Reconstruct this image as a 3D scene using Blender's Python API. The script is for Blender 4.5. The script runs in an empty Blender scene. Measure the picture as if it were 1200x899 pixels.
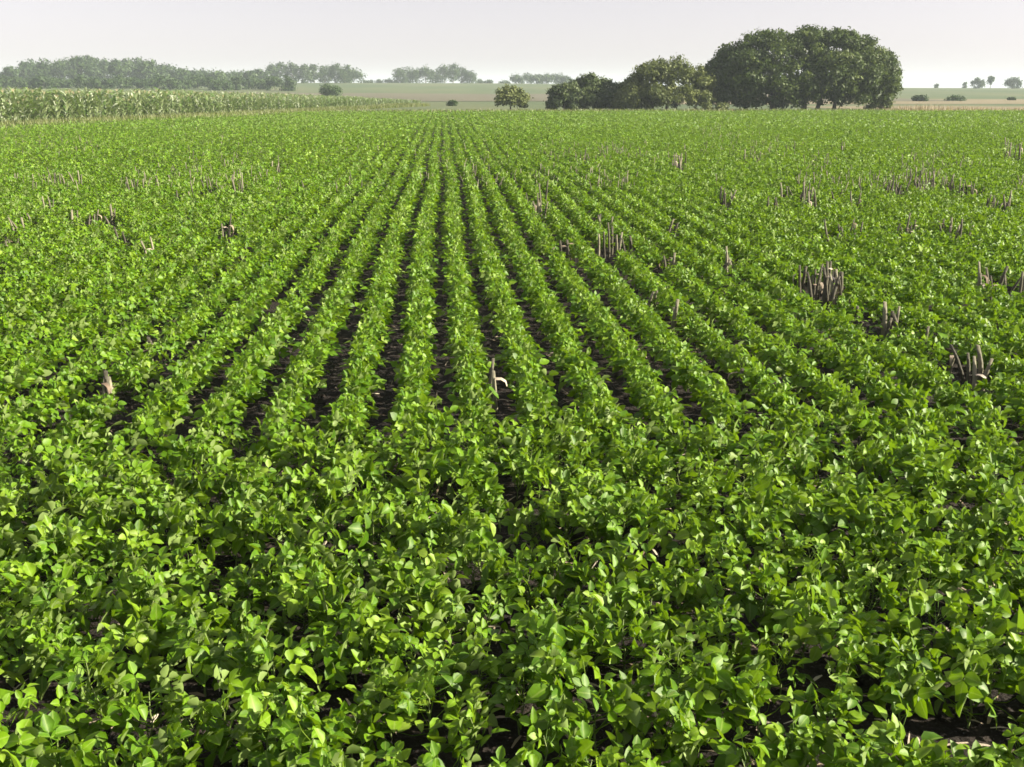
import bpy, math, random
import numpy as np
from mathutils import Vector, Matrix, Euler

sc = bpy.context.scene
col = sc.collection
R = math.radians
rng = np.random.default_rng(7)
random.seed(7)

# ------------------------------------------------------------------ camera
CAM_H, PITCH, YAW, FPX = 2.0, R(16.02), R(3.76), 1200.0      # focal length in pixels of a 1200 px wide frame
CF = np.array([math.sin(YAW) * math.cos(PITCH), math.cos(YAW) * math.cos(PITCH), -math.sin(PITCH)])
CR = np.array([math.cos(YAW), -math.sin(YAW), 0.0])
CU = np.cross(CR, CF)
cam_d = bpy.data.cameras.new('camera')
cam = bpy.data.objects.new('camera', cam_d)
col.objects.link(cam)
cam_d.sensor_width = 36.0
cam_d.lens = 36.0 * FPX / 1200.0
cam_d.clip_start, cam_d.clip_end = 0.05, 6000
cam.matrix_world = Matrix(((CR[0], CU[0], -CF[0], 0), (CR[1], CU[1], -CF[1], 0), (CR[2], CU[2], -CF[2], CAM_H), (0, 0, 0, 1)))
sc.camera = cam

# ------------------------------------------------------------------ sky, sun, exposure
SUN_EL, SUN_AZ = R(26), R(99)
world = bpy.data.worlds.new('World')
sc.world = world
world.use_nodes = True
wn, wl = world.node_tree.nodes, world.node_tree.links
wn.clear()
sky = wn.new('ShaderNodeTexSky')
sky.sky_type = 'NISHITA'
sky.sun_disc = False
sky.sun_elevation, sky.sun_rotation = SUN_EL, SUN_AZ
sky.altitude, sky.air_density, sky.dust_density, sky.ozone_density = 100, 1.0, 1.2, 1.0
hs = wn.new('ShaderNodeHueSaturation')
hs.inputs['Saturation'].default_value = 0.30
bg = wn.new('ShaderNodeBackground')
bg.inputs['Strength'].default_value = 0.058
wo = wn.new('ShaderNodeOutputWorld')
wl.new(sky.outputs[0], hs.inputs['Color'])
wt = wn.new('ShaderNodeMix'); wt.data_type = 'RGBA'; wt.blend_type = 'MULTIPLY'; wt.inputs['Factor'].default_value = 1.0
wt.inputs['B'].default_value = (1.0, .922, .985, 1)            # the faintly mauve tone of the whole hazy sky
wl.new(hs.outputs[0], wt.inputs['A'])
wv = wn.new('ShaderNodeMix'); wv.data_type = 'RGBA'; wv.inputs['Factor'].default_value = 0.22
wv.inputs['B'].default_value = (4.5, 4.12, 4.42, 1)           # thin even cloud veil over the whole sky
wl.new(wt.outputs['Result'], wv.inputs['A'])
wl.new(wv.outputs['Result'], bg.inputs[0])
wl.new(bg.outputs[0], wo.inputs[0])

sd = bpy.data.lights.new('sun', 'SUN')
sd.energy, sd.angle, sd.color = 5.0, R(0.53), (1.0, 0.90, 0.71)
so = bpy.data.objects.new('sun', sd)
col.objects.link(so)
sv = Vector((math.sin(SUN_AZ) * math.cos(SUN_EL), math.cos(SUN_AZ) * math.cos(SUN_EL), math.sin(SUN_EL)))
so.rotation_euler = sv.to_track_quat('Z', 'Y').to_euler()
so.location = (60, 10, 40)

sc.view_settings.view_transform = 'Standard'
sc.view_settings.look = 'None'
sc.view_settings.exposure = 1.62
sc.view_settings.gamma = 1.0
sc.cycles.use_denoising = True
sc.cycles.max_bounces = 8
sc.cycles.transmission_bounces = 5
sc.cycles.volume_bounces = 1
sc.cycles.filter_width = 1.6

# ------------------------------------------------------------------ helpers
def ray(px, py):
    d = CF * FPX + CR * (px - 600.0) - CU * (py - 449.5)
    return d / np.linalg.norm(d)
def at(px, py, z=0.0):
    d = ray(px, py)
    return np.array([0, 0, CAM_H]) + d * ((z - CAM_H) / d[2])
def proj(P):
    P = np.asarray(P, float) - np.array([0, 0, CAM_H])
    z = P @ CF
    return 600 + FPX * (P @ CR) / z, 449.5 - FPX * (P @ CU) / z, z
def smooth(a, b, x):
    t = np.clip((x - a) / (b - a), 0, 1)
    return t * t * (3 - 2 * t)
def terrain(x, y):
    x, y = np.asarray(x, float), np.asarray(y, float)
    up = np.clip(4.6 - x * 0.0075, 2.2, 7.5)
    h = smooth(130, 520, y) * up - smooth(560, 1400, y) * 9
    return h + smooth(120, 260, y) * (0.35 * np.sin(x * 0.021 + 1.0) * np.sin(y * 0.017))
def far(px, Y, dz=0.0):
    d = ray(px, 105.0)
    X = d[0] / d[1] * Y
    return (X, Y, float(terrain(X, Y)) + dz)
def tag(o, label=None, cat=None, group=None, kind=None):
    if label: o['label'] = label
    if cat: o['category'] = cat
    if group: o['group'] = group
    if kind: o['kind'] = kind
    return o
def empty(name, loc=(0, 0, 0), rz=0.0):
    o = bpy.data.objects.new(name, None)
    o.empty_display_size = 0.1
    o.location = loc
    o.rotation_euler = (0, 0, rz)
    col.objects.link(o)
    return o
def mesh_np(name, V, T, mat, tint=None, smooth_faces=True):
    V = np.ascontiguousarray(V, np.float32)
    T = np.ascontiguousarray(T, np.int32)
    me = bpy.data.meshes.new(name)
    me.vertices.add(len(V))
    me.vertices.foreach_set('co', V.ravel())
    me.loops.add(T.size)
    me.loops.foreach_set('vertex_index', T.ravel())
    me.polygons.add(len(T))
    k = T.shape[1]
    me.polygons.foreach_set('loop_start', np.arange(0, T.size, k, dtype=np.int32))
    if smooth_faces:
        me.polygons.foreach_set('use_smooth', np.ones(len(T), bool))
    me.update(calc_edges=True)
    if tint is not None:
        me.attributes.new('tint', 'FLOAT', 'POINT').data.foreach_set('value', np.ascontiguousarray(tint, np.float32))
    if mat: me.materials.append(mat)
    return me
def obj(name, me, parent=None, loc=(0, 0, 0), rot=(0, 0, 0), scale=(1, 1, 1)):
    o = bpy.data.objects.new(name, me)
    o.location, o.rotation_euler, o.scale = loc, rot, scale
    if parent: o.parent = parent
    col.objects.link(o)
    return o
class Geo:
    """collects triangles with a tint for each vertex"""
    def __init__(s): s.V, s.T, s.C, s.n = [], [], [], 0
    def add(s, V, T, c=0.0):
        V = np.asarray(V, float).reshape(-1, 3)
        s.V.append(V)
        s.T.append(np.asarray(T, int).reshape(-1, 3) + s.n)
        s.C.append(np.broadcast_to(np.asarray(c, float), (len(V),)))
        s.n += len(V)
    def arrays(s): return np.concatenate(s.V), np.concatenate(s.T), np.concatenate(s.C)
    def mesh(s, name, mat):
        V, T, C = s.arrays()
        return mesh_np(name, V, T, mat, C)
def frame(d):
    d = d / (np.linalg.norm(d) + 1e-9)
    a = np.cross(d, [0, 0, 1.0]) if abs(d[2]) < 0.95 else np.cross(d, [1.0, 0, 0])
    a /= np.linalg.norm(a)
    return d, a, np.cross(a, d)
def tube(g, pts, rad, sides=5, c=0.0, cap=True):
    pts = np.asarray(pts, float)
    n = len(pts)
    V = []
    for i in range(n):
        d = pts[min(i + 1, n - 1)] - pts[max(i - 1, 0)]
        _, a, b = frame(d)
        for k in range(sides):
            t = 2 * math.pi * k / sides
            V.append(pts[i] + rad[i] * (math.cos(t) * a + math.sin(t) * b))
    T = []
    for i in range(n - 1):
        for k in range(sides):
            p, q = i * sides + k, i * sides + (k + 1) % sides
            T += [(p, q, q + sides), (p, q + sides, p + sides)]
    if cap:
        V.append(pts[-1]); e = len(V) - 1
        T += [((n - 1) * sides + k, (n - 1) * sides + (k + 1) % sides, e) for k in range(sides)]
    g.add(V, T, c)
def rotz(V, a):
    c, s = math.cos(a), math.sin(a)
    return np.stack([V[:, 0] * c - V[:, 1] * s, V[:, 0] * s + V[:, 1] * c, V[:, 2]], 1)

def vnoise(x, y, s, seed=0):
    """smooth value noise in 0..1"""
    q = np.random.default_rng(seed).random((64, 64))
    u, v = np.asarray(x) / s, np.asarray(y) / s
    i, j = np.floor(u).astype(int), np.floor(v).astype(int)
    fu, fv = u - i, v - j
    fu, fv = fu * fu * (3 - 2 * fu), fv * fv * (3 - 2 * fv)
    g = lambda a, b: q[a % 64, b % 64]
    return (g(i, j) * (1 - fu) + g(i + 1, j) * fu) * (1 - fv) + (g(i, j + 1) * (1 - fu) + g(i + 1, j + 1) * fu) * fv

# ------------------------------------------------------------------ materials
def new_mat(name):
    m = bpy.data.materials.new(name)
    m.use_nodes = True
    nt = m.node_tree
    nt.nodes.clear()
    return m, nt.nodes, nt.links
def ramp(N, stops):
    r = N.new('ShaderNodeValToRGB')
    e = r.color_ramp.elements
    while len(e) < len(stops): e.new(0.5)
    for q, (p, c) in zip(e, stops):
        q.position, q.color = p, (*c, 1)
    return r
def leaf_mat(name, tops, under, trans, tmix=0.35, rough=0.4, spec=0.5, var=0.25, noise_scale=0.0, rib=False):
    """a leaf: upper face coloured per leaf from TOPS, paler lower face, light shining through"""
    m, N, L = new_mat(name)
    at_ = N.new('ShaderNodeAttribute'); at_.attribute_name = 'tint'
    oi = N.new('ShaderNodeObjectInfo')
    ad = N.new('ShaderNodeMath'); ad.operation = 'ADD'
    L.new(at_.outputs['Fac'], ad.inputs[0]); L.new(oi.outputs['Random'], ad.inputs[1])
    fr = N.new('ShaderNodeMath'); fr.operation = 'FRACT'
    L.new(ad.outputs[0], fr.inputs[0])
    rp = ramp(N, tops)
    L.new(fr.outputs[0], rp.inputs[0])
    top = rp.outputs[0]
    if noise_scale:
        tc = N.new('ShaderNodeTexCoord')
        nz = N.new('ShaderNodeTexNoise'); nz.inputs['Scale'].default_value = noise_scale; nz.inputs['Detail'].default_value = 2
        L.new(tc.outputs['Object'], nz.inputs['Vector'])
        mr = N.new('ShaderNodeMapRange')
        mr.inputs['From Min'].default_value, mr.inputs['From Max'].default_value = 0.3, 0.7
        mr.inputs['To Min'].default_value, mr.inputs['To Max'].default_value = 1 - var, 1 + var
        L.new(nz.outputs['Fac'], mr.inputs['Value'])
        vm = N.new('ShaderNodeVectorMath'); vm.operation = 'SCALE'
        L.new(top, vm.inputs[0]); L.new(mr.outputs[0], vm.inputs['Scale'])
        top = vm.outputs[0]
    if rib:                                        # pale midrib and side veins
        ra = N.new('ShaderNodeAttribute'); ra.attribute_name = 'rib'
        rm = N.new('ShaderNodeMapRange')
        rm.inputs['From Min'].default_value, rm.inputs['From Max'].default_value = .84, .97
        rm.inputs['To Min'].default_value, rm.inputs['To Max'].default_value = 0, .5
        L.new(ra.outputs['Fac'], rm.inputs['Value'])
        rx = N.new('ShaderNodeMix'); rx.data_type = 'RGBA'; rx.inputs['B'].default_value = (.24, .33, .07, 1)
        L.new(rm.outputs[0], rx.inputs['Factor']); L.new(top, rx.inputs['A'])
        top = rx.outputs['Result']
    ge = N.new('ShaderNodeNewGeometry')
    mx = N.new('ShaderNodeMix'); mx.data_type = 'RGBA'
    mx.inputs['B'].default_value = (*under, 1)
    L.new(ge.outputs['Backfacing'], mx.inputs['Factor']); L.new(top, mx.inputs['A'])
    p = N.new('ShaderNodeBsdfPrincipled')
    p.inputs['Roughness'].default_value = rough
    p.inputs['Specular IOR Level'].default_value = spec
    L.new(mx.outputs['Result'], p.inputs['Base Color'])
    tr = N.new('ShaderNodeBsdfTranslucent')
    tm = N.new('ShaderNodeMix'); tm.data_type = 'RGBA'; tm.inputs['Factor'].default_value = 0.45
    tm.inputs['A'].default_value = (*trans, 1)
    L.new(top, tm.inputs['B']); L.new(tm.outputs['Result'], tr.inputs['Color'])
    ms = N.new('ShaderNodeMixShader'); ms.inputs[0].default_value = tmix
    L.new(p.outputs[0], ms.inputs[1]); L.new(tr.outputs[0], ms.inputs[2])
    out = N.new('ShaderNodeOutputMaterial')
    L.new(ms.outputs[0], out.inputs[0])
    return m
def plain_mat(name, stops, scale=3.0, rough=0.85, bump=0.4, bump_scale=None, stretch=(1, 1, 1), detail=6, dist=0.02, spec=0.3, tinted=False):
    """a noisy opaque surface"""
    m, N, L = new_mat(name)
    tc = N.new('ShaderNodeTexCoord')
    mp = N.new('ShaderNodeMapping'); mp.inputs['Scale'].default_value = stretch
    L.new(tc.outputs['Object'], mp.inputs[0])
    nz = N.new('ShaderNodeTexNoise'); nz.inputs['Scale'].default_value = scale; nz.inputs['Detail'].default_value = detail
    L.new(mp.outputs[0], nz.inputs['Vector'])
    val = nz.outputs['Fac']
    if tinted:
        at_ = N.new('ShaderNodeAttribute'); at_.attribute_name = 'tint'
        oi = N.new('ShaderNodeObjectInfo')
        a1 = N.new('ShaderNodeMath'); a1.operation = 'ADD'
        L.new(at_.outputs['Fac'], a1.inputs[0]); L.new(oi.outputs['Random'], a1.inputs[1])
        f1 = N.new('ShaderNodeMath'); f1.operation = 'FRACT'
        L.new(a1.outputs[0], f1.inputs[0])
        a2 = N.new('ShaderNodeMix'); a2.inputs['Factor'].default_value = 0.65
        L.new(val, a2.inputs['A']); L.new(f1.outputs[0], a2.inputs['B'])
        val = a2.outputs['Result']
    rp = ramp(N, stops)
    L.new(val, rp.inputs[0])
    p = N.new('ShaderNodeBsdfPrincipled')
    p.inputs['Roughness'].default_value = rough
    p.inputs['Specular IOR Level'].default_value = spec
    L.new(rp.outputs[0], p.inputs['Base Color'])
    if bump:
        n2 = N.new('ShaderNodeTexNoise'); n2.inputs['Scale'].default_value = bump_scale or scale * 4; n2.inputs['Detail'].default_value = 8
        L.new(mp.outputs[0], n2.inputs['Vector'])
        b = N.new('ShaderNodeBump'); b.inputs['Strength'].default_value = bump; b.inputs['Distance'].default_value = dist
        L.new(n2.outputs['Fac'], b.inputs['Height']); L.new(b.outputs[0], p.inputs['Normal'])
    out = N.new('ShaderNodeOutputMaterial')
    L.new(p.outputs[0], out.inputs[0])
    return m

M = {}
M['soy'] = leaf_mat('soybean_leaf', [(0, (.044, .110, .003)), (.35, (.083, .182, .004)), (.7, (.119, .230, .005)), (.9, (.148, .256, .009)), (1, (.180, .275, .026))],
                    (.18, .255, .075), (.30, .50, .005), tmix=0.27, rough=0.50, spec=0.30, var=0.22, noise_scale=45, rib=True)
M['stem'] = plain_mat('soybean_stem', [(0.3, (.10, .15, .04)), (0.7, (.17, .21, .07))], scale=60, rough=0.6, bump=0)
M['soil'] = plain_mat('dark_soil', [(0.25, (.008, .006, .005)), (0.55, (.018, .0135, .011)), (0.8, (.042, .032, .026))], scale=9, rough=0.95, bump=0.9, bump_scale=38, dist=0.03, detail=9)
M['pasture'] = plain_mat('pasture_ground', [(0.3, (.050, .085, .030)), (0.5, (.074, .102, .040)), (0.72, (.110, .120, .055))], scale=0.035, rough=0.95, bump=0.3, stretch=(1, 0.35, 1))
M['fallow'] = plain_mat('fallow_ground', [(0.3, (.088, .086, .052)), (0.7, (.115, .108, .070))], scale=0.05, rough=0.95, bump=0.3, stretch=(1, 0.3, 1))
M['tan'] = plain_mat('pale_stubble_ground', [(0.3, (.135, .12, .066)), (0.7, (.20, .17, .10))], scale=0.4, rough=0.95, bump=0.4)
M['verge'] = plain_mat('grassy_ground', [(0.3, (.075, .115, .025)), (0.7, (.14, .15, .05))], scale=0.5, rough=0.95, bump=0.4)
M['dry'] = plain_mat('dry_stalk', [(0.2, (.060, .056, .040)), (0.5, (.112, .105, .074)), (0.8, (.235, .22, .155))], scale=30, rough=0.75, bump=0.3, stretch=(1, 1, .15), tinted=True)
M['straw'] = plain_mat('pale_straw', [(0.2, (.16, .115, .08)), (0.55, (.33, .27, .20)), (0.85, (.50, .44, .36))], scale=25, rough=0.7, bump=0.2, tinted=True)
M['bark'] = plain_mat('grey_bark', [(0.3, (.060, .050, .040)), (0.7, (.17, .15, .13))], scale=2.5, rough=0.9, bump=0.8, stretch=(1, 1, .3))
M['corn'] = leaf_mat('corn_leaf', [(0, (.06, .12, .022)), (.35, (.11, .19, .045)), (.6, (.21, .29, .12)), (1, (.48, .53, .40))], (.25, .31, .15), (.30, .42, .07), tmix=0.25, rough=0.33, spec=0.6)
M['tassel'] = plain_mat('corn_tassel', [(0.2, (.34, .30, .17)), (0.8, (.50, .45, .28))], scale=8, rough=0.8, bump=0)
def crown_mat(name, a, b, c, rough=0.55):
    return leaf_mat(name, [(0, a), (.5, b), (1, c)], tuple(v * 1.1 for v in b), tuple(v * 1.6 for v in c), tmix=0.22, rough=rough, spec=0.2)
M['tree_dark'] = crown_mat('dark_tree_leaf', (.024, .046, .010), (.052, .086, .016), (.105, .142, .028))
M['tree_blue'] = crown_mat('deep_green_leaf', (.042, .068, .023), (.066, .098, .032), (.098, .132, .043))
M['tree_olive'] = crown_mat('olive_leaf', (.060, .084, .022), (.098, .126, .032), (.150, .178, .050))
M['tree_yellow'] = crown_mat('light_bush_leaf', (.08, .105, .03), (.11, .14, .04), (.145, .172, .052))
M['tree_far'] = crown_mat('far_tree_leaf', (.024, .052, .014), (.040, .076, .020), (.060, .100, .028))
M['grass'] = leaf_mat('grass_blade', [(0, (.08, .14, .02)), (.5, (.12, .18, .03)), (1, (.19, .21, .055))], (.17, .19, .07), (.28, .30, .08), tmix=0.25, rough=0.5)
M['drygrass'] = leaf_mat('dry_grass_blade', [(0, (.16, .13, .06)), (.5, (.27, .22, .12)), (1, (.38, .31, .18))], (.27, .22, .12), (.34, .28, .13), tmix=0.25, rough=0.6)
M['weed'] = leaf_mat('weed_leaf', [(0, (.050, .085, .022)), (.5, (.085, .125, .035)), (1, (.13, .165, .055))], (.11, .14, .06), (.17, .22, .05), tmix=0.25, rough=0.5)

# ------------------------------------------------------------------ ground
FIELD_END = 93.0
def border_x(y):          # edge between the soybeans and the corn on the left
    a, b = at(0, 149), at(500, 124.5)
    return a[0] + (np.asarray(y, float) - a[1]) * (b[0] - a[0]) / (b[1] - a[1])
def sheet(name, xs, ys, mat, lift, xf=None):
    X, Y = np.meshgrid(xs, ys)
    if xf is not None: X = X + xf(Y)
    if lift > .05:
        X = X + 6 * (vnoise(Y, X, 9, 61) - .5); Y = Y + 7 * (vnoise(X, Y, 14, 62) - .5) * (Y > ys[0])
    Z = terrain(X, Y) + lift
    V = np.stack([X, Y, Z], -1).reshape(-1, 3)
    n, k = len(ys), len(xs)
    i = (np.arange(n - 1)[:, None] * k + np.arange(k - 1)[None]).ravel()
    F = np.stack([i, i + 1, i + 1 + k, i + k], 1)
    return tag(obj(name, mesh_np(name, V, F, mat)), kind='structure')
yy = np.concatenate([np.linspace(-60, 90, 31), np.linspace(100, 620, 66), np.linspace(660, 2600, 30)])
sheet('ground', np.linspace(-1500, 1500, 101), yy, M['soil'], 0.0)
sheet('pasture', np.linspace(-1495, 1495, 120), yy[yy > 93], M['pasture'], 0.03)
sheet('fallow_field', np.linspace(-60, 95, 40), np.linspace(168, 262, 20), M['fallow'], 0.08, lambda Y: 0.12 * Y - 30)
sheet('stubble_field', np.linspace(42, 250, 50), np.linspace(FIELD_END + 1.5, 124, 10), M['tan'], 0.06)
sheet('tan_field', np.linspace(30, 330, 50), np.linspace(142, 190, 12), M['tan'], 0.06)
sheet('corn_field_ground', np.linspace(-160, 0, 60), np.linspace(20, 100, 50), M['verge'], 0.012, lambda Y: border_x(Y) - 1.0)

# ------------------------------------------------------------------ soybean leaves
def leaflet(base, d, nrm, Ln, W, fold, droop, lod=0, stalk=0.0):
    """an ovate leaflet from BASE along D; NRM is its upper side. lod 0: 12 to 16 triangles, lod 1: 4, lod 2: 2"""
    d = d / np.linalg.norm(d)
    s = np.cross(nrm, d); s /= np.linalg.norm(s)
    n = np.cross(d, s)
    def pt(u, v):
        return base + d * (stalk + u * Ln) * 1.0 + s * v * W + n * (abs(v) * W * fold - droop * Ln * u * u)
    if lod == 0:
        st = [(0.15, .68), (0.42, 1.0), (0.76, .66)]
        V = [base]
        T = []
        if stalk:
            V += [pt(0.0, .05), pt(0.0, 0), pt(0.0, -.05)]
            T += [(0, 1, 2), (0, 2, 3)]
        o = len(V)
        for u, w in st:
            V += [pt(u, w), pt(u, 0), pt(u, -w)]
        V.append(pt(1.0, 0))
        if stalk:
            T += [(1, o, o + 1), (1, o + 1, 2), (2, o + 1, o + 2), (2, o + 2, 3)]
        else:
            T += [(0, o, o + 1), (0, o + 1, o + 2)]
        for k in (0, 1):
            a = o + 3 * k
            T += [(a, a + 3, a + 4), (a, a + 4, a + 1), (a + 1, a + 4, a + 5), (a + 1, a + 5, a + 2)]
        a = o + 6
        T += [(a, a + 3, a + 1), (a + 1, a + 3, a + 2)]
        return np.array(V), np.array(T)[:, ::-1]
    if lod == 1:
        V = [pt(0, 0), pt(.4, 1.0), pt(.45, 0), pt(.4, -1.0), pt(1, 0)]
        T = [(0, 1, 2), (0, 2, 3), (1, 4, 2), (2, 4, 3)]
        return np.array(V), np.array(T)[:, ::-1]
    V = [pt(0, 0), pt(.45, 1.0), pt(1, 0), pt(.45, -1.0)]
    return np.array(V), np.array([(0, 1, 2), (0, 2, 3)])[:, ::-1]

def trifoliate(r, lod=0, size=1.0, reach=1.0):
    """a soybean leaf: petiole with three leaflets, petiole foot at the origin, pointing along +x. One connected piece at lod 0"""
    g = Geo()
    el = R(r.uniform(18, 58))
    pl = r.uniform(0.050, 0.105) * size * reach
    tip = np.array([math.cos(el) * pl, 0, math.sin(el) * pl])
    mid = tip * 0.5 + np.array([0.008, 0, -0.010]) * size
    face = R(r.normal(8, 36))                      # how far the blade plane is tipped about its side axis
    rl = R(r.normal(0, 34))
    Rm = np.array(Euler((rl, face, R(r.uniform(-25, 25)))).to_matrix())
    th = r.random()
    if lod == 0:
        rr = 0.0016
        V = []
        for c, q in ((np.zeros(3), 1.2), (mid, 1.0), (tip, .8)):
            for k in range(3):
                t = 2.094 * k
                V.append(c + rr * q * np.array([0, math.cos(t), math.sin(t)]))
        T = []
        for i in (0, 1):
            for k in range(3):
                p, q = i * 3 + k, i * 3 + (k + 1) % 3
                T += [(p, q, q + 3), (p, q + 3, p + 3)]
    VV, TT, CC = ([*V], [*T], [th] * len(V)) if lod == 0 else ([], [], [])
    for k, (ang, stalk) in enumerate(((0, .016), (78, 0), (-78, 0))):
        a = R(ang + r.uniform(-14, 14))
        Ln = r.uniform(.040, .066) * size * (1.08 if k == 0 else .95)
        W = Ln * r.uniform(.31, .42)
        d = Rm @ np.array([math.cos(a), math.sin(a), r.uniform(-.35, .2)])
        nn = Rm @ np.array([r.normal(0, .22), r.normal(0, .22), 1.0])
        base = tip if lod else np.array(V[6 + k])
        v, t = leaflet(base, d, nn, Ln, W, r.uniform(.05, .75), r.uniform(-.05, .42), lod, stalk * size)
        if lod == 0:
            idx = np.concatenate([[6 + k], len(VV) + np.arange(len(v) - 1)])     # leaflet grows out of the petiole's end
            VV += list(v[1:]); TT += [tuple(idx[q] for q in f) for f in t]; CC += [(th + r.normal(0, .05)) % 1.0] * (len(v) - 1)
        else:
            o = len(VV)
            VV += list(v); TT += [tuple(o + q for q in f) for f in t]; CC += [(th + r.normal(0, .06)) % 1.0] * len(v)
    return np.array(VV), np.array(TT), np.clip(np.array(CC), 0, 1)

def plant_plan(r, n_leaves=11, h=0.165):
    """where the leaves of one plant go: (height on the stem, bearing, scale, lean)"""
    out = []
    a0 = r.uniform(0, 6.283)
    for i in range(n_leaves):
        f = i / (n_leaves - 1)
        z = 0.035 + (h - 0.035) * f + r.normal(0, .006)
        a = a0 + math.pi * i + r.normal(0, .75)
        s = (1.02 - 0.30 * f ** 2) * r.uniform(.84, 1.14)
        out.append((z, a, s, r.normal(0, .16)))
    return out
def stem_geo(r, h):
    g = Geo()
    k = 5
    pts = [(0.008 * math.sin(i * 1.9 + r.uniform(0, .5)), 0.008 * math.cos(i * 2.3), h * i / (k - 1)) for i in range(k)]
    pts[0] = (0, 0, 0)
    tube(g, pts, [.0034, .0030, .0026, .0021, .0014], 4, r.random())
    return g
def plant_arrays(r, lod, n_leaves, h, size=1.0, reach=1.0):
    V, T, C, n = [], [], [], 0
    for z, a, s, lean in plant_plan(r, n_leaves, h):
        v, t, c = trifoliate(r, lod, size, reach)
        E = np.array(Euler((lean, -abs(lean) * .6, a)).to_matrix())
        k = 1.28 - .62 * min(1, max(0, (z - .03) / (h - .03)))
        v = (v * s) @ E.T * np.array([k, k, 1]) + np.array([0, 0, z])
        V.append(v); T.append(t + n); C.append(c); n += len(v)
    return np.concatenate(V), np.concatenate(T), np.concatenate(C)
def scatter(protos, P, rot, sc_, hs_, which, tj):
    """copies of prototypes joined to one set of arrays"""
    VV, TT, CC, n = [], [], [], 0
    for k, (v, t, c) in enumerate(protos):
        m = np.nonzero(which == k)[0]
        if not len(m): continue
        ca, sa = np.cos(rot[m])[:, None], np.sin(rot[m])[:, None]
        x = (v[None, :, 0] * ca - v[None, :, 1] * sa) * sc_[m][:, None] + P[m, 0][:, None]
        y = (v[None, :, 0] * sa + v[None, :, 1] * ca) * sc_[m][:, None] + P[m, 1][:, None]
        z = v[None, :, 2] * (sc_[m] * hs_[m])[:, None] + P[m, 2][:, None]
        VV.append(np.stack([x, y, z], -1).reshape(-1, 3))
        TT.append((t[None] + (np.arange(len(m)) * len(v))[:, None, None] + n).reshape(-1, 3))
        CC.append(np.clip(c[None] + tj[m][:, None], 0, .999).ravel())
        n += len(m) * len(v)
    return np.concatenate(VV), np.concatenate(TT), np.concatenate(CC)
ORD = ['zeroth', 'first', 'second', 'third', 'fourth', 'fifth', 'sixth', 'seventh', 'eighth', 'ninth', 'tenth']
def nth(i):
    if i <= 10: return ORD[i]
    return f"{i}{'th' if 10 <= i % 100 <= 20 else {1: 'st', 2: 'nd', 3: 'rd'}.get(i % 10, 'th')}"
# ---- where last year's stalks stand
# (x, y of the foot in the photograph, how many, spread in px, height in px, where)
CLUMPS = [
    (577, 474, 2, 5, 62, 'gap between the middle rows'),
    (962, 350, 11, 22, 46, 'thick grey clump right of the middle'),
    (1042, 392, 4, 9, 36, 'clump below the thick grey clump'),
    (1083, 412, 1, 3, 32, 'row edge between two right-hand clumps'),
    (1113, 424, 1, 3, 26, 'row edge just left of the lowest right clump'),
    (1142, 444, 4, 14, 44, 'lowest clump on the right'),
    (1004, 374, 1, 3, 32, 'leaves just below the thick grey clump'),
    (1162, 345, 6, 18, 38, 'clump near the right edge'),
    (1196, 352, 2, 5, 40, 'right edge of the photo'),
    (716, 297, 5, 14, 38, 'clump in the rows right of centre'),
    (736, 302, 2, 5, 30, 'just right of the right-of-centre clump'),
    (656, 303, 3, 12, 28, 'rows left of the right-of-centre clump'),
    (635, 249, 3, 5, 38, 'far middle rows'),
    (789, 392, 2, 5, 40, 'dark gap right of the middle rows'),
    (868, 458, 2, 7, 30, 'gap where right rows meet crosswise rows'),
    (762, 362, 2, 7, 24, 'rows above the dark gap'),
    (990, 284, 5, 14, 28, 'clump above the thick grey clump'),
    (1060, 282, 4, 9, 30, 'narrow clump in the right mid-field'),
    (1116, 282, 6, 14, 28, 'pale wide clump in the right mid-field'),
    (946, 243, 4, 10, 30, 'right mid-field above the thick grey clump'),
    (906, 248, 3, 8, 24, 'right mid-field, left of its neighbours'),
    (850, 243, 4, 8, 22, 'mid-field between centre and right clumps'),
    (1048, 228, 6, 12, 18, 'long grey patch in the right far field'),
    (1080, 222, 7, 14, 24, 'taller end of the long grey far patch'),
    (1132, 229, 6, 14, 20, 'grey far patch near the right edge'),
    (1166, 250, 7, 14, 26, 'brown patch near the right edge'),
    (797, 200, 5, 7, 22, 'far rows below the olive tree'),
    (882, 190, 5, 10, 14, 'far rows below the big tree'),
    (1188, 188, 6, 12, 20, 'far right corner of the field'),
    (128, 466, 3, 6, 40, 'brown cluster nearest at left'),
    (177, 416, 3, 6, 24, 'small cluster behind the nearest left one'),
    (109, 266, 3, 6, 22, 'left mid-field pale group'),
    (131, 264, 3, 5, 24, 'just right of the left pale group'),
    (38, 264, 1, 3, 18, 'left edge of mid-field'),
    (78, 218, 6, 20, 22, 'brown patch in the far left field'),
    (280, 230, 4, 8, 24, 'brown patch left of centre, far rows'),
    (214, 234, 3, 10, 14, 'far left rows beside the brown patch'),
    (12, 290, 3, 10, 18, 'left edge below mid-field'),
]
spots = [(random.uniform(600, 1195), random.uniform(168, 350)) for _ in range(20)] + [(random.uniform(10, 330), random.uniform(185, 320)) for _ in range(9)]
for i, (x, y) in enumerate(sorted(spots)):
    CLUMPS.append((x, y, random.choice((2, 2, 3)), (y - 105) * .035 + 2, (y - 105) * .13 + 4, f"{nth(i + 1)} small scattered clump counted from the left"))
STUB_AT = []
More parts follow.
